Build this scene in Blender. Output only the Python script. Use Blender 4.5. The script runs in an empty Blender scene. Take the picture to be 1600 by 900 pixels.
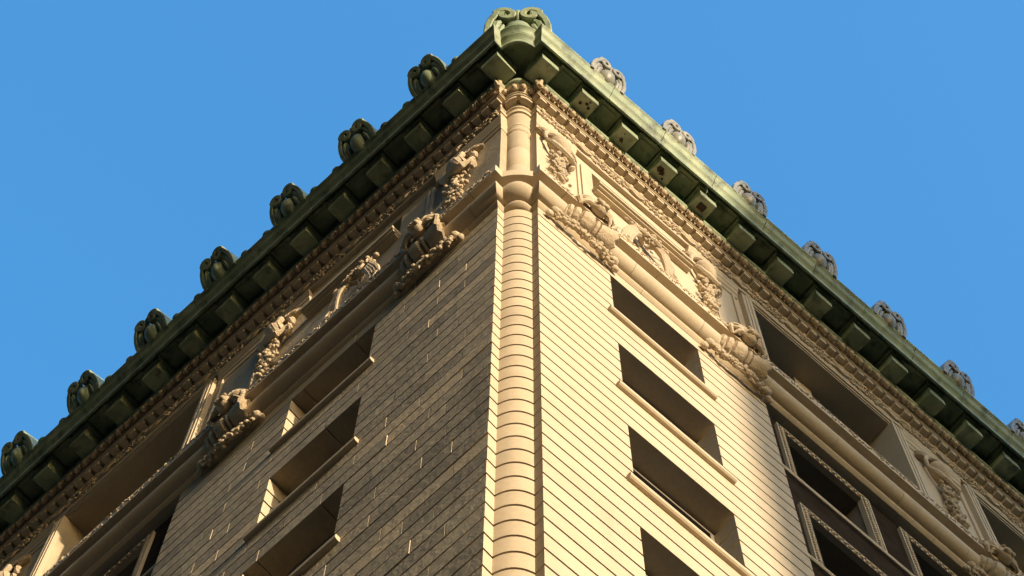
import bpy, bmesh, math, random
from math import sin, cos, pi, radians as rad, sqrt
from mathutils import Matrix, Vector
R_ = random.Random(7)
sc = bpy.context.scene
COL = sc.collection

# ------------------------------------------------------------------ camera, sky, sun, exposure
PITCH, ROLL, FOC = rad(75.2625), rad(1.06574), 4300.0 / 1600.0 * 36.0
cam = bpy.data.cameras.new('camera')
cam.sensor_width = 36.0
cam.lens = FOC
cam.clip_end = 3000.0
cam.clip_start = 0.1
cob = bpy.data.objects.new('camera', cam)
COL.objects.link(cob)
cob.location = (0, 0, 1.6)
_f = Vector((0, cos(PITCH), sin(PITCH)))
_u = Vector((0, -sin(PITCH), cos(PITCH)))
_r = Vector((1, 0, 0))
_r2 = cos(ROLL) * _r + sin(ROLL) * _u
_u2 = cos(ROLL) * _u - sin(ROLL) * _r
_m = Matrix((_r2, _u2, -_f)).transposed()
cob.rotation_euler = _m.to_euler()
sc.camera = cob

SUN_EL, SUN_AZ = rad(12.0), rad(-48.1)          # azimuth counted from +X towards +Y
SDIR = Vector((cos(SUN_EL) * cos(SUN_AZ), cos(SUN_EL) * sin(SUN_AZ), sin(SUN_EL)))
w = bpy.data.worlds.new('World')
sc.world = w
w.use_nodes = True
nt = w.node_tree
bg = nt.nodes['Background']
sky = nt.nodes.new('ShaderNodeTexSky')
sky.sky_type = 'NISHITA'
sky.sun_disc = False
sky.sun_elevation = SUN_EL
sky.sun_rotation = pi / 2 - SUN_AZ
sky.altitude = 100
sky.air_density = 2.0
sky.dust_density = 4.0
sky.ozone_density = 6.0
hsv = nt.nodes.new('ShaderNodeHueSaturation')       # the deep blue of a clear evening sky, the same in every direction
hsv.inputs['Saturation'].default_value = 1.15
hsv.inputs['Value'].default_value = 1.25
nt.links.new(sky.outputs[0], hsv.inputs['Color'])
nt.links.new(hsv.outputs[0], bg.inputs[0])
bg.inputs[1].default_value = 0.15
sl = bpy.data.lights.new('sun', 'SUN')
sl.energy = 2.1
sl.angle = rad(0.53)
sl.color = (1.0, 0.815, 0.585)
so = bpy.data.objects.new('sun', sl)
COL.objects.link(so)
so.rotation_euler = (-SDIR).to_track_quat('-Z', 'Y').to_euler()
so.location = (30, -40, 80)
sc.view_settings.view_transform = 'Standard'
sc.view_settings.look = 'None'
sc.view_settings.exposure = 1.62
sc.view_settings.gamma = 1.0
sc.view_settings.use_curve_mapping = False

# ------------------------------------------------------------------ materials
def mat(name, c1, c2, c3=None, scale=1.3, rough=0.85, bump=0.3, bscale=40.0, bdist=0.01, var=0.06, stain=0.25,
        streak=(2.5, 2.5, 0.35), mid=0.0, spec=0.15):
    m = bpy.data.materials.new(name)
    m.use_nodes = True
    n, l = m.node_tree.nodes, m.node_tree.links
    p = n['Principled BSDF']
    p.inputs['Roughness'].default_value = rough
    p.inputs['Specular IOR Level'].default_value = spec
    geo = n.new('ShaderNodeNewGeometry')
    def noise(sc_, det=5, vec=None):
        t = n.new('ShaderNodeTexNoise')
        t.inputs['Scale'].default_value = sc_
        t.inputs['Detail'].default_value = det
        l.new(vec or geo.outputs['Position'], t.inputs['Vector'])
        return t.outputs['Fac']
    def ramp(fac, a, b):
        r = n.new('ShaderNodeMapRange')
        r.inputs[1].default_value, r.inputs[2].default_value = a, b
        l.new(fac, r.inputs[0])
        return r.outputs[0]
    def mix(fac, a, b, typ='MIX'):
        x = n.new('ShaderNodeMix')
        x.data_type = 'RGBA'
        x.blend_type = typ
        for s, k in ((fac, 0), (a, 6), (b, 7)):
            if isinstance(s, (int, float)):
                x.inputs[k].default_value = s
            elif isinstance(s, tuple):
                x.inputs[k].default_value = s + (1,)
            else:
                l.new(s, x.inputs[k])
        return x.outputs[2]
    col = mix(ramp(noise(scale), 0.35, 0.65), c1, c2)
    fine = ramp(noise(scale * 14, 4), 0.3, 0.7)
    col = mix(fine, col, mix(0.12, col, (0.05, 0.04, 0.03)))
    if c3:
        mp = n.new('ShaderNodeMapping')
        mp.inputs['Scale'].default_value = streak
        l.new(geo.outputs['Position'], mp.inputs[0])
        s = noise(1.0, 6, mp.outputs[0])
        sf = ramp(s, 0.52, 0.72)
        mm = n.new('ShaderNodeMath')
        mm.operation = 'MULTIPLY'
        mm.inputs[1].default_value = stain
        l.new(sf, mm.inputs[0])
        col = mix(mm.outputs[0], col, c3)
    if var:
        oi = n.new('ShaderNodeObjectInfo')
        hs = n.new('ShaderNodeHueSaturation')
        r = n.new('ShaderNodeMapRange')
        r.inputs[3].default_value, r.inputs[4].default_value = 1 - var, 1 + var
        l.new(oi.outputs['Random'], r.inputs[0])
        l.new(r.outputs[0], hs.inputs['Value'])
        l.new(col, hs.inputs['Color'])
        col = hs.outputs['Color']
    l.new(col, p.inputs['Base Color'])
    if bump:
        b = n.new('ShaderNodeBump')
        b.inputs['Strength'].default_value = bump
        b.inputs['Distance'].default_value = bdist
        h = noise(bscale, 6)
        if mid:
            a = n.new('ShaderNodeMath')
            a.operation = 'MULTIPLY_ADD'
            l.new(noise(mid, 3), a.inputs[0])
            a.inputs[1].default_value = 2.0
            l.new(h, a.inputs[2])
            h = a.outputs[0]
        l.new(h, b.inputs['Height'])
        l.new(b.outputs[0], p.inputs['Normal'])
    return m

STONE = mat('cream_limestone', (0.56, 0.462, 0.322), (0.525, 0.432, 0.297), (0.32, 0.265, 0.187), bump=0.25, bscale=55, bdist=0.006, var=0.025, stain=0.16)
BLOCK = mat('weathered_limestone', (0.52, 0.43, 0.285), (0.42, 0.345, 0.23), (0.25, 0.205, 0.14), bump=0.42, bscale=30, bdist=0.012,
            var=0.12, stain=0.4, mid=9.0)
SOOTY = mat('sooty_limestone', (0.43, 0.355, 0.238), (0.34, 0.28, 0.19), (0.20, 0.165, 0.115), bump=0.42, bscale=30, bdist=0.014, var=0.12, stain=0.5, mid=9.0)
SUNPATCH = mat('reflected_sun_limestone', (0.66, 0.53, 0.34), (0.60, 0.47, 0.30), (0.40, 0.33, 0.24), bump=0.5, bscale=30, bdist=0.010, var=0.05, stain=0.2, mid=9.0)  # sunlight reflected onto the left wall, put into the block colour
CARVE = mat('carved_limestone', (0.56, 0.455, 0.31), (0.49, 0.39, 0.265), (0.26, 0.21, 0.14), scale=4, bump=0.8, bscale=26, bdist=0.02, var=0.05)
STONE2 = mat('streaked_limestone', (0.56, 0.455, 0.31), (0.51, 0.41, 0.275), (0.34, 0.28, 0.20), bump=0.25, bscale=55, bdist=0.006, var=0.06, stain=0.35)
LINING = mat('brown_reveal_paint', (0.22, 0.175, 0.125), (0.26, 0.21, 0.155), bump=0.1, var=0.03)
COPPER = mat('green_copper_patina', (0.20, 0.265, 0.16), (0.35, 0.405, 0.245), (0.055, 0.065, 0.05), scale=2.6, rough=0.55, spec=0.35, bump=0.15,
             bscale=30, stain=0.75, var=0.10, streak=(5, 5, 1.6))
PALE = mat('pale_copper_patina', (0.22, 0.215, 0.165), (0.33, 0.31, 0.24), (0.11, 0.11, 0.085), scale=3, rough=0.42, spec=0.4, bump=0.1, bscale=40,
           stain=0.5, var=0.10)
RUST = mat('dark_rust', (0.035, 0.03, 0.02), (0.06, 0.045, 0.03), scale=9, rough=0.9, bump=0.4, var=0)
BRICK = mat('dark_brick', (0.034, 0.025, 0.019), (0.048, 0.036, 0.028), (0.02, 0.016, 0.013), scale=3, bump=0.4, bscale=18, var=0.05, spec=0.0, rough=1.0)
FRAME = mat('grey_window_paint', (0.20, 0.175, 0.14), (0.24, 0.21, 0.17), scale=5, rough=0.5, bump=0, var=0.05)
GLASS = mat('dark_window_glass', (0.012, 0.012, 0.014), (0.02, 0.02, 0.022), scale=0.6, rough=0.08, bump=0, var=0.1, spec=0.5)
CORE = mat('unlit_masonry_core', (0.05, 0.045, 0.04), (0.06, 0.05, 0.045), bump=0, var=0)
ASPH = mat('asphalt', (0.05, 0.05, 0.052), (0.065, 0.064, 0.062), scale=0.4, rough=0.9, bump=0.3, var=0)
WALK = mat('concrete_pavement', (0.20, 0.19, 0.17), (0.25, 0.24, 0.22), scale=0.7, rough=0.9, bump=0.2, var=0.03)
TOWER = mat('tan_tower_masonry', (0.34, 0.28, 0.21), (0.38, 0.32, 0.24), scale=0.3, bump=0.1, var=0.03)

# ------------------------------------------------------------------ geometry helpers
V0 = Vector((0.055, 9.0, 0.0))                   # where the two facade planes would meet
ANG = {'R': rad(40.0267), 'L': -rad(43.8567)}
SX = {'R': 1.0, 'L': -1.0}
dR = Vector((cos(ANG['R']), sin(ANG['R']), 0)); nR = Vector((sin(ANG['R']), -cos(ANG['R']), 0))
dL = Vector((-cos(ANG['L']), -sin(ANG['L']), 0)); nL = Vector((sin(ANG['L']), -cos(ANG['L']), 0))

def fmat(face, u=0.0, o=0.0, z=0.0):
    """world matrix of a face-local frame: x to the right seen from outside, y into the wall"""
    d, n = (dR, nR) if face == 'R' else (dL, nL)
    p = V0 + u * d + o * n
    return Matrix.Translation((p.x, p.y, z)) @ Matrix.Rotation(ANG[face], 4, 'Z')

class MB:
    def __init__(s):
        s.v, s.f, s.sm = [], [], []
    def add(s, vs, fs, smooth=False):
        b = len(s.v)
        s.v += [tuple(p) for p in vs]
        s.f += [tuple(b + i for i in q) for q in fs]
        s.sm += [smooth] * len(fs)
    def box(s, x0, x1, y0, y1, z0, z1):
        s.add([(x, y, z) for z in (z0, z1) for y in (y0, y1) for x in (x0, x1)],
              [(0, 2, 3, 1), (4, 5, 7, 6), (0, 1, 5, 4), (2, 6, 7, 3), (0, 4, 6, 2), (1, 3, 7, 5)])
    def prism(s, poly, x0, x1, smooth=False):     # poly in (o, z); o counts outwards
        n = len(poly)
        vs = [(x0, -o, z) for o, z in poly] + [(x1, -o, z) for o, z in poly]
        s.add(vs, [tuple(range(n)), tuple(range(2 * n - 1, n - 1, -1))])
        b = len(s.v) - 2 * n
        for i in range(n):
            j = (i + 1) % n
            s.f.append((b + i, b + n + i, b + n + j, b + j)); s.sm.append(smooth)
    def rows(s, rows, close=False, caps=True, smooth=False):
        n, k = len(rows[0]), len(rows)
        b = len(s.v)
        for r in rows:
            s.v += [tuple(p) for p in r]
        for i in range(k - 1):
            for j in range(n if close else n - 1):
                a, c = j, (j + 1) % n
                s.f.append((b + i * n + a, b + i * n + c, b + (i + 1) * n + c, b + (i + 1) * n + a)); s.sm.append(smooth)
        if caps and close:
            s.f.append(tuple(b + j for j in range(n))); s.sm.append(False)
            s.f.append(tuple(b + (k - 1) * n + j for j in range(n - 1, -1, -1))); s.sm.append(False)
    def ball(s, c, r, nu=8, nv=5, rot=None):
        if isinstance(r, (int, float)):
            r = (r, r, r)
        c = Vector(c)
        vs = []
        for i in range(1, nv):
            t = pi * i / nv
            for j in range(nu):
                a = 2 * pi * j / nu
                p = Vector((r[0] * sin(t) * cos(a), r[1] * sin(t) * sin(a), r[2] * cos(t)))
                vs.append(c + (rot @ p if rot else p))
        top = Vector((0, 0, r[2])); bot = Vector((0, 0, -r[2]))
        vs += [c + (rot @ top if rot else top), c + (rot @ bot if rot else bot)]
        fs = []
        for i in range(nv - 2):
            for j in range(nu):
                k = (j + 1) % nu
                fs.append((i * nu + j, (i + 1) * nu + j, (i + 1) * nu + k, i * nu + k))
        T, B = len(vs) - 2, len(vs) - 1
        for j in range(nu):
            k = (j + 1) % nu
            fs.append((T, j, k)); fs.append((B, (nv - 2) * nu + k, (nv - 2) * nu + j))
        s.add(vs, fs, True)
    def tube(s, pts, rad_, n=8, sy=1.0):
        pts = [Vector(p) for p in pts]
        rows = []
        for i, p in enumerate(pts):
            t = (pts[min(i + 1, len(pts) - 1)] - pts[max(i - 1, 0)]).normalized()
            a = t.cross(Vector((0, 1, 0)))
            if a.length < 1e-3:
                a = t.cross(Vector((1, 0, 0)))
            a.normalize()
            b = t.cross(a).normalized()
            r = rad_[i] if isinstance(rad_, (list, tuple)) else rad_
            rows.append([p + r * (cos(2 * pi * j / n) * a + sy * sin(2 * pi * j / n) * b) for j in range(n)])
        s.rows(rows, close=True, smooth=True)
    def ribbon(s, pts, t, y0, y1):                # a band in the xz plane with thickness t, from y0 to y1
        rows = []
        for i, (x, z) in enumerate(pts):
            a, b = pts[max(i - 1, 0)], pts[min(i + 1, len(pts) - 1)]
            d = Vector((b[0] - a[0], b[1] - a[1])).normalized()
            nx, nz = -d.y, d.x
            tt = t[i] if isinstance(t, (list, tuple)) else t
            rows.append([(x + nx * tt, y0 + 0.012, z + nz * tt), (x + nx * tt * .7, y0, z + nz * tt * .7), (x - nx * tt * .7, y0, z - nz * tt * .7),
                         (x - nx * tt, y0 + 0.012, z - nz * tt), (x - nx * tt, y1, z - nz * tt), (x + nx * tt, y1, z + nz * tt)])
        s.rows(rows, close=True, smooth=False)
    def lathe_x(s, prof, c, n=16):                # prof of (x, r) about an axis along x
        rows = [[(c[0] + x, c[1] + r * cos(2 * pi * j / n), c[2] + r * sin(2 * pi * j / n)) for j in range(n)] for x, r in prof]
        s.rows(rows, close=True, smooth=True)
    def mesh(s, name, material):
        me = bpy.data.meshes.new(name)
        me.from_pydata(s.v, [], s.f)
        bm = bmesh.new()
        bm.from_mesh(me)
        bmesh.ops.recalc_face_normals(bm, faces=bm.faces)
        bm.to_mesh(me)
        bm.free()
        me.polygons.foreach_set('use_smooth', s.sm)
        if any(s.sm):
            me.set_sharp_from_angle(angle=rad(38))
        me.materials.append(material)
        return me

WORLD = {}
def put(name, me, parent, M, kind=None):
    o = bpy.data.objects.new(name, me)
    COL.objects.link(o)
    if parent is not None:
        o.parent = parent
        o.matrix_local = WORLD[parent.name].inverted() @ M
    else:
        o.matrix_local = M
    WORLD[o.name] = M
    if kind:
        o['kind'] = kind
    return o
def empty(name, M, parent=None):
    o = put(name, None, parent, M)
    o.empty_display_size = 0.3
    return o
def make(name, mb, material, parent, M, kind=None):
    return put(name, mb.mesh(name, material), parent, M, kind)

BM = Matrix.Translation(V0)
B = empty('corner_building', BM)
B['label'] = 'cream stone corner building with green copper cornice seen from below'
B['category'] = 'building'

# ------------------------------------------------------------------ plan of the corner
def uv(o):
    return 0.40 - 0.74 * o
def corner_path(o, uR, uL, d=0.15, sag=0.10, n=9, t0=0.0, t1=1.0, face=True):
    def R(u, q): return u * dR + q * nR
    def L(u, q): return u * dL + q * nL
    e = uv(o)
    a, b = R(e, o - d), L(e, o - d)
    out = (nR + nL).normalized()
    arc = []
    for i in range(n):
        t = t0 + (t1 - t0) * i / (n - 1)
        arc.append(a.lerp(b, t) + out * sag * (1 - (2 * t - 1) ** 2))
    if not face:
        return arc
    return [R(uR, o), R(e, o)] + arc + [L(e, o), L(uL, o)]
def corner_sweep(mb, prof, uR, uL, **k):
    cols = [[(p.x, p.y, z) for p in corner_path(o, uR, uL, **k)] for o, z in prof]
    rows = [[cols[j][i] for j in range(len(prof))] for i in range(len(cols[0]))]
    mb.rows(rows, close=True, smooth=True)

def moulding(name, prof, material, uR0, uL0, uR1, uL1, step, parent=None, corner=True, sag=0.10, d=0.15, gap=0.006, faces='RL'):
    if corner:
        mb = MB(); corner_sweep(mb, prof, uR0 - gap, uL0 - gap, sag=sag, d=d)
        make(name, mb, material, parent or B, BM)
    for f, a, b in (('R', uR0, uR1), ('L', uL0, uL1)):
        if f not in faces:
            continue
        n = max(1, round((b - a) / step))
        h = (b - a) / n
        mb = MB(); mb.prism(prof, -h / 2 + gap / 2, h / 2 - gap / 2, True)
        me = mb.mesh(name, material)
        for i in range(n):
            put(name, me, parent or B, fmat(f, a + h * (i + 0.5)))

UMAX = {'R': 16.0, 'L': 18.5}
C0, CH = 41.62, 0.46                               # top of the coursed wall, height of a course
G = dict(
    R=dict(win=(1.82, 3.575), pier=4.97, cart=(0.80, 4.08, 9.55), rec=(1.66, 3.72), op=((5.30, 8.62), (10.62, 13.94)), frames=(5.32, 7.87, 10.42, 12.97),
           roll=(1.22, 4.32, 9.75), pil=(1.30, 1.40)),
    L=dict(win=(2.88, 4.62), pier=7.02, cart=(1.30, 5.55, 12.2), rec=(2.72, 4.78), op=((7.42, 10.92), (13.3, 16.8)), frames=(7.72, 10.27, 12.82, 15.37),
           roll=(1.75, 5.88, 12.4), pil=(1.95, 2.05)))

# ------------------------------------------------------------------ core and lower storeys
mb = MB()
def plan(o, back=22.0):
    e = uv(o)
    return [UMAX['R'] * dR + o * nR, e * dR + o * nR, e * dL + o * nL, UMAX['L'] * dL + o * nL, UMAX['L'] * dL - back * nL * 0.5, UMAX['R'] * dR - back * nR * 0.5]
pl = plan(-0.85)
mb.rows([[(p.x, p.y, z) for p in pl] for z in (0.2, 49.7)], close=True)
make('masonry_core', mb, CORE, B, BM)
mb = MB()
z = 0.0
k = 0
while z < 22.6:
    z1 = min(z + (3.68 if k else 4.0), 22.64)
    for o, za, zb in ((0.0, z, z1 - 0.32), (0.10, z1 - 0.32, z1 - 0.02)):
        mb.rows([[(p.x, p.y, q) for p in plan(o - 0.02)] for q in (za + 0.002, zb)], close=True)
    z = z1; k += 1
make('lower_storeys', mb, STONE, B, BM)

# ------------------------------------------------------------------ coursed walls
def course_prof(z0, z1, t=0.5):
    return [(-t, z0), (0.0, z0), (0.0, z1), (-t, z1)]
GAP = 0.06
SUN_PATCHES = [(1.29, 38.1, .95), (1.62, 33.9, .95), (1.35, 30.1, .95), (.8, 39.4, .5), (.7, 34.6, .4), (.6, 31.0, .5), (1.9, 35.0, .5), (2.1, 31.0, .6), (5.4, 35.9, .5), (6.2, 33.2, .5), (1.5, 28.5, .6)]
rows_ = [(41.14, C0)] + [(41.14 - CH * (i + 1), 41.14 - CH * i) for i in range(40)]
for i, (z0, z1) in enumerate(rows_):
    i -= 1
    zb, zt = z0 + GAP / 2, z1 - GAP / 2
    h = zt - zb
    # engaged roll between the two faces
    pr = [(-0.25, zb), (0.0, zb), (0.0, zt), (-0.25, zt)]
    mb = MB()
    cols = []
    for o, zz in pr:
        arc = []
        a, b = 0.41 * dR + (o - 0.13) * nR, 0.41 * dL + (o - 0.13) * nL
        out = (nR + nL).normalized()
        for j in range(13):
            t = j / 12
            arc.append(a.lerp(b, t) + out * 0.066 * (1 - (2 * t - 1) ** 2))
        cols.append([(p.x, p.y, zz) for p in arc])
    mb.rows([[cols[q][j] for q in range(4)] for j in range(13)], close=True, smooth=True)
    make('corner_roll_block', mb, STONE2, B, BM)
    for f in 'RL':
        g = G[f]
        spans = [(0.40, g['pier'])]
        if i >= 0 and i % 8 < 5:
            spans = [(0.40, g['win'][0]), (g['win'][1], g['pier'])]
        for a, b in spans:
            if f == 'R':
                cuts = [a, b]
            else:
                cuts = [a]
                x = a + (0.62 if i % 2 else 1.15) + R_.uniform(-0.15, 0.15)
                while x < b - 0.45:
                    cuts.append(x); x += R_.uniform(1.05, 1.35)
                cuts.append(b)
            for q in range(len(cuts) - 1):
                u0, u1 = cuts[q], cuts[q + 1]
                e0 = 0.007 if q else 0.0
                e1 = 0.007 if q < len(cuts) - 2 else 0.0
                hw = (u1 - u0 - e0 - e1) / 2
                uc = (u0 + e0 + u1 - e1) / 2
                mb = MB(); mb.prism(course_prof(-h / 2, h / 2), -hw, hw)
                M = fmat(f, uc, 0, (zb + zt) / 2)
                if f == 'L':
                    # some blocks stand a little proud at their sunward end; patches of reflected sun are painted as golden blocks
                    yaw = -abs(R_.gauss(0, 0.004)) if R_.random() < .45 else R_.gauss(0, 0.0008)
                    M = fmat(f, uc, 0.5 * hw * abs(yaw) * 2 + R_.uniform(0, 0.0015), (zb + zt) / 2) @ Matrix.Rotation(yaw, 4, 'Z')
                    glow = 0.0
                    for bu, bz, ba in SUN_PATCHES:
                        glow += ba * math.exp(-((uc - bu) / 0.6) ** 2 - (((zb + zt) / 2 - bz) / 0.55) ** 2)
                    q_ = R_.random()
                    sb = make('stone_block', mb, SUNPATCH if q_ < glow else (SOOTY if q_ > .8 else BLOCK), B, M)
                    sb.data.materials.append(STONE)          # end faces take the plain cream limestone
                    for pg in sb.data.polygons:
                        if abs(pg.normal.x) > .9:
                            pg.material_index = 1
                else:
                    make('stone_course', mb, STONE, B, M)

# windows of the coursed piers
def sash(face, u0, u1, z0, z1, o, rail=0.5, name='window', pane=GLASS, mull=False):
    wd = (u1 - u0) / 2
    hh = z1 - z0
    mb = MB(); t = 0.07
    mb.box(-wd, wd, 0, 0.08, 0, t * 1.3); mb.box(-wd, wd, 0, 0.08, hh - t, hh)
    mb.box(-wd, -wd + t, 0.002, 0.078, t * 1.3, hh - t); mb.box(wd - t, wd, 0.002, 0.078, t * 1.3, hh - t)
    M = fmat(face, (u0 + u1) / 2, o, z0)
    f = make(name, mb, FRAME, B, M)
    mb = MB(); mb.box(-wd + t, wd - t, 0.01, 0.05, hh * rail - 0.03, hh * rail + 0.03)
    if mull:
        mb.box(-0.03, 0.03, 0.012, 0.048, t * 1.3, hh * rail - 0.03); mb.box(-0.03, 0.03, 0.012, 0.048, hh * rail + 0.03, hh - t)
    make('meeting_rail', mb, FRAME, f, M)
    for za, zb in ((t, hh * rail), (hh * rail, hh - t * .5)):
        mb = MB(); mb.box(-wd + t * .5, wd - t * .5, 0.052, 0.062, za + 0.004, zb - 0.004)
        make('pane', mb, pane, f, M)
    return f
for f in 'RL':
    g = G[f]
    a, b = g['win']
    for k in range(5):
        top = 41.14 - 3.68 * k + GAP / 2
        bot = top - 2.3
        sash(f, a + 0.004, b - 0.004, bot + 0.08, top - GAP - 0.006, -0.36)
        hw = (b - a) / 2 + 0.13
        mb = MB()
        mb.prism([(-0.47, -0.07), (0.05, -0.07), (0.075, -0.05), (0.08, 0.0), (0.075, 0.05), (0.05, 0.065), (-0.47, 0.075)], -hw, hw)
        M = fmat(f, (a + b) / 2, 0, bot)
        s = make('window_sill', mb, STONE, B, M)

# ------------------------------------------------------------------ recessed bays beyond the piers
for f in 'RL':
    g = G[f]
    o = -0.16
    um = UMAX[f]
    sx = SX[f]
    for k in range(5):
        zt = 41.36 - 3.68 * k
        zb = zt - 2.3
        ztop = C0 - 0.004 if k == 0 else zt + 1.38
        # spandrel above the windows
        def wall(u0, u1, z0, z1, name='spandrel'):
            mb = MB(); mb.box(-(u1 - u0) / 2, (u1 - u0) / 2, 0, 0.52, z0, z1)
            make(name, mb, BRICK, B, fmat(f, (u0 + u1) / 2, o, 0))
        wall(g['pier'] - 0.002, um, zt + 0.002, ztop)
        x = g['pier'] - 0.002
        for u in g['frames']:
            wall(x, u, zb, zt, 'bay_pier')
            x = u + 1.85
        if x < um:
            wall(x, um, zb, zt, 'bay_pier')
        # sill band
        mb = MB(); L_ = um - g['pier'] - 0.004
        mb.prism([(-0.3, -0.06), (0.05, -0.06), (0.065, -0.03), (0.065, 0.03), (-0.3, 0.05)], -L_ / 2, L_ / 2)
        make('bay_sill', mb, STONE, B, fmat(f, g['pier'] + 0.004 + L_ / 2, o, zb - 0.052))
        for u in g['frames']:
            u0, u1 = u, u + 1.85
            wn = sash(f, u0 + 0.01, u1 - 0.01, zb + 0.02, zt - 0.01, o - 0.48, mull=False, name='bay_window')
            wd = 0.925
            mb = MB()   # stone architrave lining the opening
            hh = zt - zb
            for x0, x1 in ((-wd, -wd + 0.13), (wd - 0.13, wd)):
                mb.box(x0, x1, -0.035, 0.06, 0.0, hh - 0.13)
            mb.box(-wd, wd, -0.035, 0.06, hh - 0.13, hh)
            for x0, x1 in ((-wd - 0.03, -wd), (wd, wd + 0.03)):
                mb.box(x0, x1, -0.055, 0.1, 0.0, hh + 0.03)
            mb.box(-wd, wd, -0.055, 0.1, hh, hh + 0.03)
            M = fmat(f, (u0 + u1) / 2, o, zb)
            make('architrave', mb, STONE, wn, M)
            mb = MB()   # painted lining of the deep reveal
            for x0, x1 in ((-wd + .004, -wd + 0.12), (wd - 0.12, wd - .004)):
                mb.box(x0, x1, 0.061, 0.50, 0.0, hh - 0.12)
            mb.box(-wd + .004, wd - .004, 0.061, 0.50, hh - 0.12, hh - .004)
            make('reveal_lining', mb, LINING, wn, M)
            mb = MB()   # bead and rope moulding round it
            nb = 17
            for q in range(nb):
                x = -wd + 0.07 + (2 * wd - 0.14) * q / (nb - 1)
                mb.ball((x, -0.045, hh - 0.065), (0.045, 0.03, 0.05), 6, 4)
            for x in (-wd + 0.065, wd - 0.065):
                for q in range(22):
                    mb.ball((x, -0.045, 0.05 + q * (hh - 0.2) / 21), (0.055, 0.03, 0.045), 6, 4, Matrix.Rotation(0.6, 3, 'Y'))
            make('bead_moulding', mb, CARVE, wn, M)

# ------------------------------------------------------------------ string course: fillet, torus, cove and lip
fil = [(-0.6, C0 + 0.004), (0.0, C0 + 0.004), (0.055, C0 + 0.05), (0.065, C0 + 0.07), (0.065, C0 + 0.12), (-0.6, C0 + 0.12)]
moulding('fillet', fil, STONE, 0.95, 0.95, UMAX['R'], UMAX['L'], 1.45)
tor = [(-0.6, 41.745), (0.04, 41.745)]
for i in range(17):
    a = -pi / 2 + pi * i / 16
    tor.append((0.055 + 0.20 * cos(a), 41.975 + 0.225 * sin(a)))
tor += [(-0.6, 42.2)]
moulding('torus_block', tor, STONE, 0.78, 0.78, UMAX['R'], UMAX['L'], 1.42)
lip = [(-0.6, 42.21), (0.08, 42.21), (0.10, 42.26), (0.16, 42.31), (0.25, 42.335), (0.30, 42.325), (0.335, 42.325), (0.335, 42.68), (0.31, 42.71), (0.05, 42.78), (-0.6, 42.78)]
moulding('string_course', lip, STONE, 0.7, 0.7, UMAX['R'], UMAX['L'], 1.9, sag=0.03)

def blob(mb, x, o, z, s, rnd):
    k = rnd.random()
    rot = Matrix.Rotation(rnd.uniform(-1.2, 1.2), 3, 'Y')
    if k < 0.5:
        mb.ball((x, -o, z), (s * rnd.uniform(.7, 1.1), s * .8, s * rnd.uniform(.6, 1.0)), 6, 4, rot)
    else:
        mb.ball((x, -o, z), (s * rnd.uniform(.35, .5), s * .6, s * rnd.uniform(1.2, 1.7)), 6, 4, rot)
def carved(name, f, u0, u1, o_of, z0, z1, dens, s, seed):
    rnd = random.Random(seed)
    mb = MB()
    n = int((u1 - u0) * dens)
    for q in range(n):
        u = u0 + (u1 - u0) * (q + rnd.random()) / n
        t = rnd.random()
        blob(mb, SX[f] * u, o_of(t), z0 + (z1 - z0) * t, s * rnd.uniform(.7, 1.2), rnd)
    return make(name, mb, CARVE, B, fmat(f), 'stuff')
for f in 'RL':
    carved('carved_leaf_band', f, 0.25, UMAX[f] - .2, lambda t: 0.335, 42.39, 42.65, 34, 0.032, 3 if f == 'R' else 4)

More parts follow.
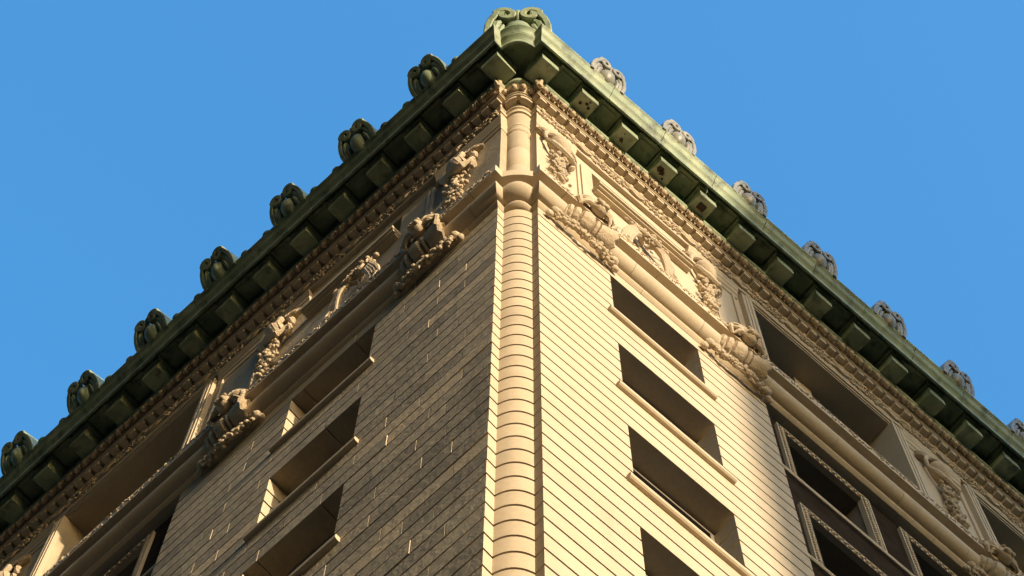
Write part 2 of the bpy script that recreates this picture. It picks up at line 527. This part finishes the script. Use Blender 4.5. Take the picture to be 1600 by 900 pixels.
# ------------------------------------------------------------------ attic wall
AZ0, AZ1 = 42.785, 48.11
ARC_O = 0.6
for f in 'RL':
    g = G[f]
    def wall(u0, u1, z0, z1, o=0.0, t=0.6, name='attic_wall', m=STONE):
        mb = MB(); mb.box(-(u1 - u0) / 2, (u1 - u0) / 2, 0, t, z0, z1)
        return make(name, mb, m, B, fmat(f, (u0 + u1) / 2, o, 0))
    r0, r1 = g['rec']
    (a0, a1), (b0, b1) = g['op']
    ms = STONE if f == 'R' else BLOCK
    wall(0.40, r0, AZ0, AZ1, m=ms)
    wall(r0, r1, AZ0, 46.32, m=ms)
    wall(r0, r1, 47.72, AZ1, m=ms)
    wall(r0 + .002, r1 - .002, 46.2, 47.9, o=-0.28, t=0.3)
    wall(r1, a0, AZ0, AZ1, m=ms)
    wall(a1, b0, AZ0, AZ1, m=ms)
    wall(b1, UMAX[f], AZ0, AZ1, m=ms)
    for x0, x1 in ((a0, a1), (b0, b1)):
        wall(x0, x1, 47.88, AZ1, name='attic_lintel')
        # head mouldings
        for q, (z0, z1, oo) in enumerate(((47.885, 47.94, 0.03), (47.944, 48.02, 0.055), (48.024, 48.105, 0.085))):
            mb = MB(); mb.box(-(x1 - x0) / 2 - .1, (x1 - x0) / 2 + .1, -oo, -0.001, z0, z1)
            make('head_moulding', mb, STONE, B, fmat(f, (x0 + x1) / 2, 0, 0))
        c = (x0 + x1) / 2
        # mullion and two windows set deep in the opening
        mb = MB(); mb.box(-0.2, 0.2, 0, 0.25, AZ0, 47.88)
        make('mullion', mb, STONE, B, fmat(f, c, -0.42, 0))
        for p0, p1 in ((x0 + .004, c - 0.204), (c + 0.204, x1 - .004)):
            sash(f, p0, p1, 42.9, 47.87, -0.55, rail=0.62, name='attic_window')
        wall(x0 + .002, x1 - .002, 42.784, 42.9, o=-0.2, t=0.5, name='attic_sill')
        # jamb surround, proud of the wall
        for u0, u1 in ((x0 - 0.25, x0 - 0.002), (x1 + 0.002, x1 + 0.25)):
            mb = MB(); mb.box(-(u1 - u0) / 2, (u1 - u0) / 2, -0.10, 0.0, 42.8, 47.87)
            for q in (-0.06, 0.03):
                mb.box(q, q + 0.035, -0.115, -0.098, 42.81, 47.8)
            make('jamb_surround', mb, STONE, B, fmat(f, (u0 + u1) / 2, 0.0, 0))
    # reeded pilaster strips
    strips = [g['pil'][0], g['pil'][1], r1 + (0.62 if f == 'R' else 1.25), a0 - 0.42, a1 + 0.36, b0 - 0.42]
    for u in strips:
        mb = MB(); mb.prism([(-0.002, 42.8), (0.02, 42.8), (0.035, 42.83), (0.035, 47.5), (-0.002, 47.5)], -0.025, 0.025)
        make('reeded_strip', mb, STONE, B, fmat(f, u, 0, 0))
    # projecting ledge under the blind panel, with two steps
    for q, (z0, z1, oo) in enumerate(((46.06, 46.13, 0.10), (46.134, 46.2, 0.16), (46.204, 46.318, 0.2))):
        mb = MB(); mb.box(-(r1 - r0) / 2 - .04 + .015 * (2 - q), (r1 - r0) / 2 + .04 - .015 * (2 - q), -oo, -0.001, z0, z1)
        make('panel_ledge', mb, STONE, B, fmat(f, (r0 + r1) / 2, 0, 0))
    # inner frame of the blind panel
    mb = MB(); hw = (r1 - r0) / 2 - .12
    mb.box(-hw, hw, -0.07, 0, 47.45, 47.55); mb.box(-hw, hw, -0.07, 0, 46.42, 46.5)
    mb.box(-hw, -hw + .1, -0.068, 0, 46.5, 47.45); mb.box(hw - .1, hw, -0.068, 0, 46.5, 47.45)
    make('panel_frame', mb, STONE, B, fmat(f, (r0 + r1) / 2, -0.279, 0))

cap = [(-0.3, 47.5), (0.012, 47.5), (0.03, 47.53), (0.03, 47.66), (0.055, 47.69), (0.055, 47.84), (0.085, 47.9), (0.085, 48.0), (0.11, 48.06), (0.11, 48.105), (-0.3, 48.105)]
mb = MB(); corner_sweep(mb, cap, 1.25, 1.88, d=0.16, sag=0.09)
make('pilaster_capital', mb, STONE, B, BM)
for f in 'RL':
    g = G[f]
    for u0, u1 in ((g['rec'][1] + .12, g['op'][0][0] - .3), (g['op'][0][1] + .3, g['op'][1][0] - .3)):
        mb = MB(); mb.prism([(o if o > 0 else -0.001, z) for o, z in cap], -(u1 - u0) / 2, (u1 - u0) / 2)
        make('pilaster_capital', mb, STONE, B, fmat(f, (u0 + u1) / 2))

# round corner shaft in the attic
cc = (0.40 * dR - 0.15 * nR + 0.40 * dL - 0.15 * nL) / 2
cx, cy = cc.x, cc.y + 0.125
def lathe_z(prof, n=28):
    mb = MB()
    mb.rows([[(cx + r * cos(2 * pi * j / n), cy + r * sin(2 * pi * j / n), z) for j in range(n)] for r, z in prof], close=True, smooth=True)
    return mb
sh = make('corner_shaft', lathe_z([(0.225, 42.75), (0.225, 43.6)]), STONE, B, BM)
z = 43.606
for hgt in (1.1, 1.35, 1.35):
    make('shaft_drum', lathe_z([(0.219, z), (0.225, z + .012), (0.225, z + hgt - .018), (0.219, z + hgt - .006)]), STONE2, sh, BM)
    z += hgt
make('shaft_ring', lathe_z([(0.225, z), (0.25, z + .03), (0.255, z + .09), (0.225, z + .14), (0.225, z + .2), (0.26, z + .25), (0.27, z + .33), (0.24, z + .37), (0.25, z + .5),
                            (0.29, z + .58), (0.30, z + .68), (0.2, 48.12)]), STONE, sh, BM)

# ------------------------------------------------------------------ carved band, dentils, egg-and-dart
band = [(-0.6, 48.115), (0.085, 48.115), (0.095, 48.13), (0.095, 48.30), (0.125, 48.31), (0.125, 48.50), (0.155, 48.52), (0.155, 48.62), (-0.6, 48.62)]
moulding('frieze_band', band, STONE, 0.9, 0.9, UMAX['R'], UMAX['L'], 2.1)
for f in 'RL':
    rnd = random.Random(11 if f == 'R' else 12)
    mb = MB()
    u = 0.38
    i = 0
    while u < UMAX[f] - 0.6:
        if i % 2 == 0:
            for q in range(60):
                x = u + rnd.uniform(0, 0.8); t = rnd.random()
                blob(mb, SX[f] * x, 0.11 + 0.045 * t, 48.19 + 0.33 * t, 0.034, rnd)
            u += 0.82
        else:
            for s_ in (-1, 1):
                pts = [(SX[f] * (u + 0.36 * k / 8), -(0.125 + 0.01 * sin(k)), 48.36 + s_ * 0.11 * sin(pi * k / 8)) for k in range(9)]
                mb.tube(pts, [0.012 + 0.028 * sin(pi * k / 8) for k in range(9)], 5)
            u += 0.40
        i += 1
    make('carved_frieze_leaves', mb, CARVE, B, fmat(f), 'stuff')

bed = [(-0.6, 48.625), (0.155, 48.625), (0.155, 48.77), (0.29, 48.772), (0.295, 48.78), (0.295, 48.815), (0.315, 48.82), (0.315, 48.855), (0.29, 48.865), (0.31, 48.93), (0.36, 49.02), (0.40, 49.06), (-0.6, 49.06)]
moulding('bed_moulding', bed, STONE, 0.9, 0.9, UMAX['R'], UMAX['L'], 2.3)
DS = 0.228
mb = MB(); mb.box(-0.076, 0.076, -0.278, -0.156, 48.63, 48.768)
dm = mb.mesh('dentil', STONE)
for f in 'RL':
    u = 0.33
    while u < UMAX[f]:
        put('dentil', dm, B, fmat(f, u)); u += DS
for t0, t1 in ((-0.02, 0.42), (0.58, 1.02)):
    pr = [(0.12, 48.63), (0.272, 48.63), (0.272, 48.768), (0.12, 48.768)]
    mb = MB()
    cols = [[(p.x, p.y, z) for p in corner_path(o, 1, 1, t0=t0, t1=t1, face=False)] for o, z in pr]
    mb.rows([[cols[q][j] for q in range(4)] for j in range(9)], close=True)
    make('dentil', mb, STONE, B, BM)
ES = 0.214
mb = MB(); mb.ball((0, 0, 0), (0.058, 0.062, 0.085), 10, 7)
em = mb.mesh('egg', CARVE)
def eggpath():
    for f in 'RL':
        u = 0.27
        while u < UMAX[f]:
            yield f, u
            u += ES
for f, u in eggpath():
    put('egg', em, B, fmat(f, u, 0.39, 48.945))
for p in corner_path(0.37, 1, 1, n=4, face=False):
    put('egg', em, B, BM @ Matrix.Translation((p.x, p.y, 48.965)))
for f in 'RL':
    mb = MB()
    u = 0.27 + ES / 2
    while u < UMAX[f]:
        for du, rx, tilt in ((-0.036, 0.016, 0.35), (0, 0.014, 0), (0.036, 0.016, -0.35)):
            mb.ball((SX[f] * u + du, -0.395, 48.945), (rx, 0.055, 0.088), 5, 4, Matrix.Rotation(tilt, 3, 'Y'))
        u += ES
    make('dart', mb, CARVE, B, fmat(f), 'stuff')
for f in 'RL':      # acanthus leaves on the two corner points of the egg-and-dart
    mb = MB()
    for q in range(5):
        mb.ball((0, -0.01 * q, 0.05 * q - 0.1), (0.07 - 0.008 * q, 0.05, 0.05), 6, 4)
    for q in (-1, 1):
        mb.ball((q * 0.05, 0.0, 0.0), (0.03, 0.04, 0.11), 6, 4, Matrix.Rotation(q * .4, 3, 'Y'))
    make('corner_leaf', mb, CARVE, B, fmat(f, uv(0.4) + 0.03, 0.40, 48.98))

# ------------------------------------------------------------------ copper cornice
cor = [(-0.6, 49.065), (0.405, 49.065), (0.445, 49.10), (0.445, 49.27), (0.41, 49.285), (0.22, 49.29), (0.22, 49.80), (0.905, 49.80), (0.915, 49.45), (0.95, 49.45), (0.955, 49.46), (0.955, 49.59), (0.935, 49.60), (0.945, 49.64), (0.99, 49.70), (1.025, 49.73), (1.03, 49.735), (1.03, 49.78), (1.04, 49.79),
       (1.05, 49.86), (1.075, 49.91), (1.11, 49.94), (1.12, 49.95), (1.12, 50.02), (1.09, 50.04), (-0.6, 50.10)]
CS = (0.17, 0.12)
mb = MB(); corner_sweep(mb, cor, 1.3 - .003, 1.3 - .003, d=CS[0], sag=CS[1], n=13)
cn = make('cornice', mb, COPPER, B, BM)
for f in 'RL':
    a, b = 1.3, UMAX[f]
    n = 12
    h = (b - a) / n
    mb = MB(); mb.prism(cor, -h / 2 + .005, h / 2 - .005, True)
    me = mb.mesh('cornice_length', COPPER)
    for i in range(n):
        put('cornice_length', me, cn, fmat(f, a + h * (i + .5)))
MS = 0.93
mp = [(0.30, 49.20), (0.70, 49.15), (0.775, 49.145), (0.785, 49.155), (0.785, 49.57), (0.30, 49.57)]
mc = [(0.30, 49.573), (0.80, 49.573), (0.83, 49.61), (0.835, 49.64), (0.835, 49.796), (0.30, 49.796)]
mb = MB(); mb.prism(mp, -0.19, 0.19); mm_ = mb.mesh('modillion', COPPER)
mb = MB(); mb.prism(mc, -0.215, 0.215); mk_ = mb.mesh('modillion_cap', COPPER)
mb = MB(); mb.box(-0.23, 0.23, -0.84, -0.46, 49.70, 49.799)
mb.box(-0.16, 0.16, -0.77, -0.53, 49.675, 49.699); ms_ = mb.mesh('soffit_panel', COPPER)
mods = {'R': [], 'L': []}
for f in 'RL':
    u = 0.06 if f == 'R' else -0.02
    while u < UMAX[f] - .3:
        M = fmat(f, u)
        m = put('modillion', mm_, B, M)
        put('modillion_cap', mk_, m, M)
        mods[f].append((m, u))
        put('soffit_panel', ms_, cn, fmat(f, u + MS / 2))
        u += MS
# rusted holes in three of the blocks
def patch(i, shapes):
    m, u = mods['R'][i]
    for x, o, r, kind in shapes:
        mb = MB()
        if kind == 'sq':
            mb.box(x - r, x + r, -o - r * .8, -o + r * .8, 49.13, 49.19)
        else:
            n = 9
            ring = [(x + r * (1 + .3 * sin(3.1 * j + x * 40)) * cos(2 * pi * j / n), -o + r * (1 + .3 * cos(2.3 * j + o * 30)) * sin(2 * pi * j / n)) for j in range(n)]
            mb.rows([[(a, b, zz) for a, b in ring] for zz in (49.142, 49.19)], close=True)
        make('rusted_hole', mb, RUST, m, fmat('R', u))
patch(1, [(0.02, 0.66, .03, 'o'), (0.09, 0.62, .03, 'o'), (0.05, 0.72, .02, 'o'), (-0.08, 0.6, .03, 'o')])
patch(2, [(-0.02, 0.57, .04, 'o'), (-0.05, 0.70, .015, 'o')])
patch(3, [(-0.09, 0.64, .06, 'o'), (-0.02, 0.60, .05, 'o'), (0.05, 0.52, .02, 'o')])
patch(4, [(-0.01, 0.60, .075, 'sq')])

# antefixes standing on the cornice
def spiral(cx_, cz_, r0, r1, a0, a1, n):
    return [(cx_ + (r0 + (r1 - r0) * i / n) * cos(a0 + (a1 - a0) * i / n), cz_ + (r0 + (r1 - r0) * i / n) * sin(a0 + (a1 - a0) * i / n)) for i in range(n + 1)]
def wing_pts(s):
    p = [(0.35, 0.0), (0.365, 0.15), (0.355, 0.30), (0.32, 0.44), (0.26, 0.56)]
    p += spiral(0.15, 0.55, 0.125, 0.03, 0.45, 0.45 + 2 * pi * 1.15, 18)
    return [(s * x, z) for x, z in p]
def antefix_meshes(am):
    out = []
    for s in (-1, 1):
        mb = MB(); mb.ribbon(wing_pts(s), 0.042, -0.19, 0.20)
        mb.ball((s * .15, -0.03, .55), (.045, .17, .045), 8, 6)
        out.append(('wing', mb.mesh('wing', am), 0))
    for s in (-1, 1):
        mb = MB()
        mb.tube([(s * .30, -.12, .02), (s * .29, -.13, .2), (s * .25, -.13, .38), (s * .19, -.12, .47)], [.05, .06, .055, .03], 7)
        mb.tube([(s * .23, -.13, .0), (s * .22, -.15, .18), (s * .18, -.15, .32)], [.035, .05, .03], 7)
        out.append(('leaf_rib', mb.mesh('leaf_rib', am), 0))
    mb = MB(); mb.ball((0, -0.05, 0.20), (0.19, 0.20, 0.27), 16, 10)
    out.append(('boss', mb.mesh('boss', am), 0))
    mb = MB(); mb.tube([(0, -.08, .4), (0, -.14, .5), (0, -.15, .6), (0, -.10, .68)], [.035, .03, .035, .045], 8)
    out.append(('stem', mb.mesh('stem', am), 0))
    mb = MB()
    arch = [(0.34, 0.0), (0.35, 0.3), (0.28, 0.52), (0.16, 0.64), (0, 0.67), (-0.16, 0.64), (-0.28, 0.52), (-0.35, 0.3), (-0.34, 0.0)]
    mb.rows([[(x, y, z) for x, z in arch] for y in (0.02, 0.20)], close=True)
    base = mb.mesh('antefix', am)
    return base, out
ANT = {k: antefix_meshes(k_) for k, k_ in (('R', PALE), ('L', COPPER))}      # pale patina over the right street, green copper on the left
def antefix(M, label=None, f='L'):
    a = put('antefix', ANT[f][0], B, M)
    for nm, me, _ in ANT[f][1]:
        put(nm, me, a, M)
    if label:
        a['label'] = label
    return a
for f, u0, st in (('R', 1.10, 1.722), ('L', 1.12, 1.745)):
    for i in range(9):
        u = u0 + st * i
        if u < UMAX[f] - .4:
            k = R_.uniform(-1, 1)
            tl, hz = (14 + 2.5 * k, 0.95) if f == 'R' else (27 + 2.5 * k, 1.12)
            antefix(fmat(f, u + .012 * k, 0.95, 49.99) @ Matrix.Rotation(rad(2.5) * R_.uniform(-1, 1), 4, 'Z') @ Matrix.Rotation(rad(tl), 4, 'X') @ Matrix.Diagonal((1.0, 1.0, hz, 1.0)), None, f)
            if f == 'L':
                for du in (0.26, 1.46):
                    mb = MB(); mb.ball((0, 0, 0), (0.10, 0.07, 0.08), 10, 7)
                    make('seam_cap', mb, COPPER, B, fmat(f, u - 0.86 + du, 1.09, 50.03))
pc = corner_path(0.85, 1, 1, n=3, d=CS[0], sag=CS[1], face=False)[1]
ca = antefix(BM @ Matrix.Translation((pc.x, pc.y + 0.10, 49.99)) @ Matrix.Rotation(rad(-2), 4, 'Z') @ Matrix.Rotation(rad(28), 4, 'X') @ Matrix.Diagonal((1.5, 1.3, 1.28, 1.0)), 'large antefix on the corner of the cornice')

# ------------------------------------------------------------------ carved ornaments of the attic
def fruit(mb, n, fx, rnd, s0=0.045, s1=0.08):
    for q in range(n):
        t = (q + rnd.random()) / n
        x, o, z = fx(t)
        s = rnd.uniform(s0, s1)
        if rnd.random() < 0.7:
            mb.ball((x, -o, z), s, 7, 5)
        else:
            mb.ball((x, -o, z), (s * .5, s * .6, s * 1.7), 6, 4, Matrix.Rotation(rnd.uniform(-1.5, 1.5), 3, 'Y'))
def roll(f, u, seed):
    rnd = random.Random(seed)
    M = fmat(f, u, 0, 0)
    mb = MB()
    prof = [(-.44, .02), (-.44, .13), (-.40, .19), (-.35, .2), (-.33, .14), (-.31, .21), (-.26, .235), (-.22, .22), (-.20, .16), (-.17, .25), (-.10, .275), (0.0, .275), (.04, .24),
            (.06, .17), (.075, .25), (.10, .265), (.13, .25), (.145, .17), (.16, .25), (.22, .275), (.30, .285), (.38, .31), (.44, .33), (.47, .30), (.44, .24), (.40, .02)]
    nn = 48
    rr_ = []
    for x, q in prof:
        fl = .009 if x > .3 else .004
        rr_.append([(x + (.022 * cos(12 * 2 * pi * j / nn) if x > .37 else 0), -0.11 + (q + fl * cos(12 * 2 * pi * j / nn)) * cos(2 * pi * j / nn), 41.975 + (q + fl * cos(12 * 2 * pi * j / nn)) * sin(2 * pi * j / nn)) for j in range(nn)])
    mb.rows(rr_, close=True, smooth=True)
    r = make('roll_ornament', mb, CARVE, B, M)
    mb = MB()                                   # leaf mask that hooks over the lip
    mb.ball((0.06, -0.42, 42.52), (0.15, 0.13, 0.17), 12, 8)
    mb.ball((0.04, -0.52, 42.50), (0.07, 0.06, 0.09), 8, 6)
    for q in range(17):
        a = pi * (1.12 - 1.24 * q / 16)
        ln = .24 + .07 * rnd.random()
        cx_, cz_ = 0.06, 42.55
        w_ = rnd.uniform(-.5, .5)
        pts = [(cx_ + (.10 + ln * t) * cos(a + w_ * t * t), -(.40 - .06 * t + .06 * sin(pi * t)), cz_ + 1.25 * (.10 + ln * t) * sin(a + w_ * t * t)) for t in (0, .25, .5, .75, 1)]
        mb.tube(pts, [.035, .045, .042, .032, .012], 7)
    for s in (-1, 1):
        mb.ball((0.06 + s * .075, -.52, 42.62), (.045, .04, .03), 7, 5)
        mb.ball((0.06 + s * .06, -.53, 42.47), (.055, .05, .05), 8, 6)
        mb.tube([(0.06 + s * .30, -.34, 42.30), (0.06 + s * .36, -.38, 42.42), (0.06 + s * .33, -.37, 42.62), (0.06 + s * .24, -.36, 42.70), (0.06 + s * .24, -.37, 42.58)], [.03, .045, .045, .035, .02], 7)
    make('leaf_mask', mb, CARVE, r, M)
    mb = MB()
    fruit(mb, 170, lambda t: (-.56 + 1.12 * t, .10 + .06 * sin(pi * t) + rnd.uniform(-.03, .05), 41.52 - .10 * sin(pi * t) + rnd.gauss(0, .07)), rnd, .026, .05)
    for s in (-.58, .58):
        mb.ball((s, -.11, 41.56), (.09, .09, .09), 9, 6); mb.ball((s * 1.12, -.07, 41.42), (.07, .06, .09), 8, 6)
    make('fruit_garland', mb, CARVE, r, M, 'stuff')
def cartouche(f, u, seed, k=1.0):
    rnd = random.Random(seed)
    M = fmat(f, u, 0, 0)
    mb = MB()                                    # swelling scroll body
    mb.ball((0.02, -.10, 46.75), (.16 * k, .19, .42), 14, 10, Matrix.Rotation(-.25, 3, 'Y'))
    c = make('cartouche', mb, CARVE, B, M)
    mb = MB()
    p = spiral(-.02, 46.95, .30, .09, -2.5, -2.5 - 5.6, 22)
    mb.tube([(x * k, -.10 - .006 * i, 46.95 + (z - 46.95) * 1.5) for i, (x, z) in enumerate(p)], [.03 + .03 * sin(pi * i / 22) for i in range(23)], 8)
    p = spiral(.17, 46.2, .17, .05, 2.4, 2.4 - 5.4, 16)
    mb.tube([(x * k, -.09 - .008 * i, 46.2 + (z - 46.2) * 1.3) for i, (x, z) in enumerate(p)], [.05 - .001 * i for i in range(17)], 8)
    mb.tube([(-.26 * k, -.08, 46.75), (-.2 * k, -.16, 46.35), (-.02, -.2, 46.1), (.18 * k, -.2, 46.0), (.27 * k, -.16, 46.1)], [.03, .06, .07, .06, .03], 8)
    for q in (-1, 0, 1):
        mb.tube([(.02 + k * (.07 * q + .1 * t) , -.27 + .05 * abs(q) + .10 * (2 * t - 1) ** 2, 47.08 - .7 * t) for t in (0, .2, .4, .6, .8, 1)], [.012, .02, .022, .022, .02, .012], 6)
    make('scroll', mb, CARVE, c, M)
    mb = MB()
    for q in range(12):
        a = pi * q / 11
        mb.ball((.30 * k * cos(a), -.07, 47.15 + .36 * sin(a)), (.05, .07, .12), 6, 4, Matrix.Rotation(pi / 2 - a, 3, 'Y'))
    for q in range(15):
        a = pi * q / 14
        mb.ball((.38 * k * cos(a), -.05, 47.12 + .47 * sin(a)), (.028, .05, .085), 6, 4, Matrix.Rotation(pi / 2 - a, 3, 'Y'))
    for q in range(8):
        mb.ball((.26 * k + .05 * sin(q), -.08, 46.9 - .12 * q), (.055, .07, .10), 6, 4, Matrix.Rotation(.5 * sin(q * 2), 3, 'Y'))
    make('leaf_crest', mb, CARVE, c, M, 'stuff')
    mb = MB()
    fruit(mb, 190, lambda t: (rnd.gauss(0, .08) * k * (1.15 - .4 * t), .06 + .1 * rnd.random(), 46.15 - 1.95 * t), rnd, .028, .055)
    make('fruit_drop', mb, CARVE, c, M, 'stuff')
def horn(f, u, seed):
    rnd = random.Random(seed)
    M = fmat(f, u, 0, 0)
    mb = MB()
    for s in (-1, 1):
        for q in range(4):
            a = (q - 1.5) * .05
            mb.tube([(s * (.05 + a * .3), -.08, 44.95 + a), (s * (.18 + a * .3), -.17, 44.95 + a), (s * (.33 + a * .6), -.18, 44.72 + a), (s * (.44 + a), -.15, 44.3 + a * .5),
                     (s * (.50 + a * 1.2), -.10, 43.75)], [.03, .05, .055, .045, .02], 7)
        mb.tube([(s * x, -.2 - .004 * i, 44.95 + (z - 44.95) * 1.5) for i, (x, z) in enumerate(spiral(.12, 44.95, .15, .03, 2.4, 2.4 - 5.4, 16))], .032, 6)
        mb.tube([(s * x, -.17, 43.75 + (z - 43.75) * 1.5) for x, z in spiral(.46, 43.75, .12, .03, 1.5, 1.5 - 5.0, 12)], .035, 6)
    c = make('scroll_bracket', mb, CARVE, B, M)
    mb = MB()
    fruit(mb, 70, lambda t: (rnd.gauss(0, .17), .12 + .08 * rnd.random(), 45.25 + rnd.gauss(0, .14)), rnd, .03, .055)
    make('fruit_cluster', mb, CARVE, c, M, 'stuff')
for f in 'RL':
    g = G[f]
    for i, u in enumerate(g['roll']):
        roll(f, u, 20 + i + (7 if f == 'L' else 0))
    for i, u in enumerate(g['cart']):
        cartouche(f, u, 40 + i + (7 if f == 'L' else 0), 1.0 if f == 'R' else 1.25)
    horn(f, (g['rec'][0] + g['rec'][1]) / 2 - (0.05 if f == 'R' else 0.3), 60)

# ------------------------------------------------------------------ ground and the tower whose shadow falls on the right facade
mb = MB(); mb.box(-1500, 1500, -1500, 1500, -0.5, 0.0)
make('street', mb, ASPH, None, Matrix.Identity(4), 'structure')
mb = MB()
mb.rows([[(p.x, p.y, q) for p in plan(3.2, 26)] for q in (0.004, 0.14)], close=True)
make('pavement', mb, WALK, None, BM, 'structure')
EDGE_U, DIST = 4.74, 64.0
pe = V0 + EDGE_U * dR + DIST * Vector((SDIR.x, SDIR.y, 0)).normalized()
TM = Matrix.Translation((pe.x, pe.y, 0)) @ Matrix.Rotation(ANG['R'], 4, 'Z')
T = empty('neighbour_tower', TM)
T['label'] = 'tall tan tower across the street that shades the right facade'
T['category'] = 'tower'
mb = MB(); mb.box(0, 46, -12, 0, 0, 92)
for k in range(23):
    mb.box(-0.05, 46.05, -12.05, 0.05, 3.6 + 3.85 * k, 3.9 + 3.85 * k)
make('wall', mb, TOWER, T, TM)
LM = fmat('R', -5, 19, 0)
LB = empty('added_low_block', LM)  # added out of view to keep light off the street
LB['label'] = 'added low dark brick block, out of view, that shades the street by the right facade'
LB['category'] = 'building'
mb = MB(); mb.box(0, 75, -60, 0, 0, 20)
for k in range(5):
    mb.box(-0.1, 75.1, -60.1, 0.1, 3.5 + 3.9 * k, 3.8 + 3.9 * k)
make('wall', mb, BRICK, LB, LM)
OM = fmat('L', 55, 21, 0)
O = empty('unseen_opposite_building', OM)  # unseen; height and tone set to cut sky light on the left facade
O['label'] = 'unseen broad brown brick block that cuts sky light on the left facade'
O['category'] = 'building'
mb = MB(); mb.box(0, 85, -24, 0, 0, 82)
for k in range(20):
    mb.box(-0.1, 85.1, -24.1, 0.1, 3.6 + 3.9 * k, 3.9 + 3.9 * k)
make('wall', mb, mat('brown_brick', (0.12, 0.085, 0.06), (0.16, 0.115, 0.08), scale=0.4, bump=0.1, var=0), O, OM)
mb = MB(); mb.box(1.4, 3.0, -0.02, 0.06, -2.3, -0.2)
om = mb.mesh('window', GLASS)
for k in range(19):
    for i in range(19):
        put('window', om, O, OM @ Matrix.Translation((4.4 * i, 0, 3.6 + 3.9 * (k + 1))))
mb = MB(); mb.box(1.4, 3.0, -0.02, 0.06, -1.9, 0.0)
wm = mb.mesh('window', GLASS)
for k in range(22):
    for i in range(10):
        put('window', wm, T, TM @ Matrix.Translation((4.4 * i, 0, 3.4 + 3.85 * (k + 1))))
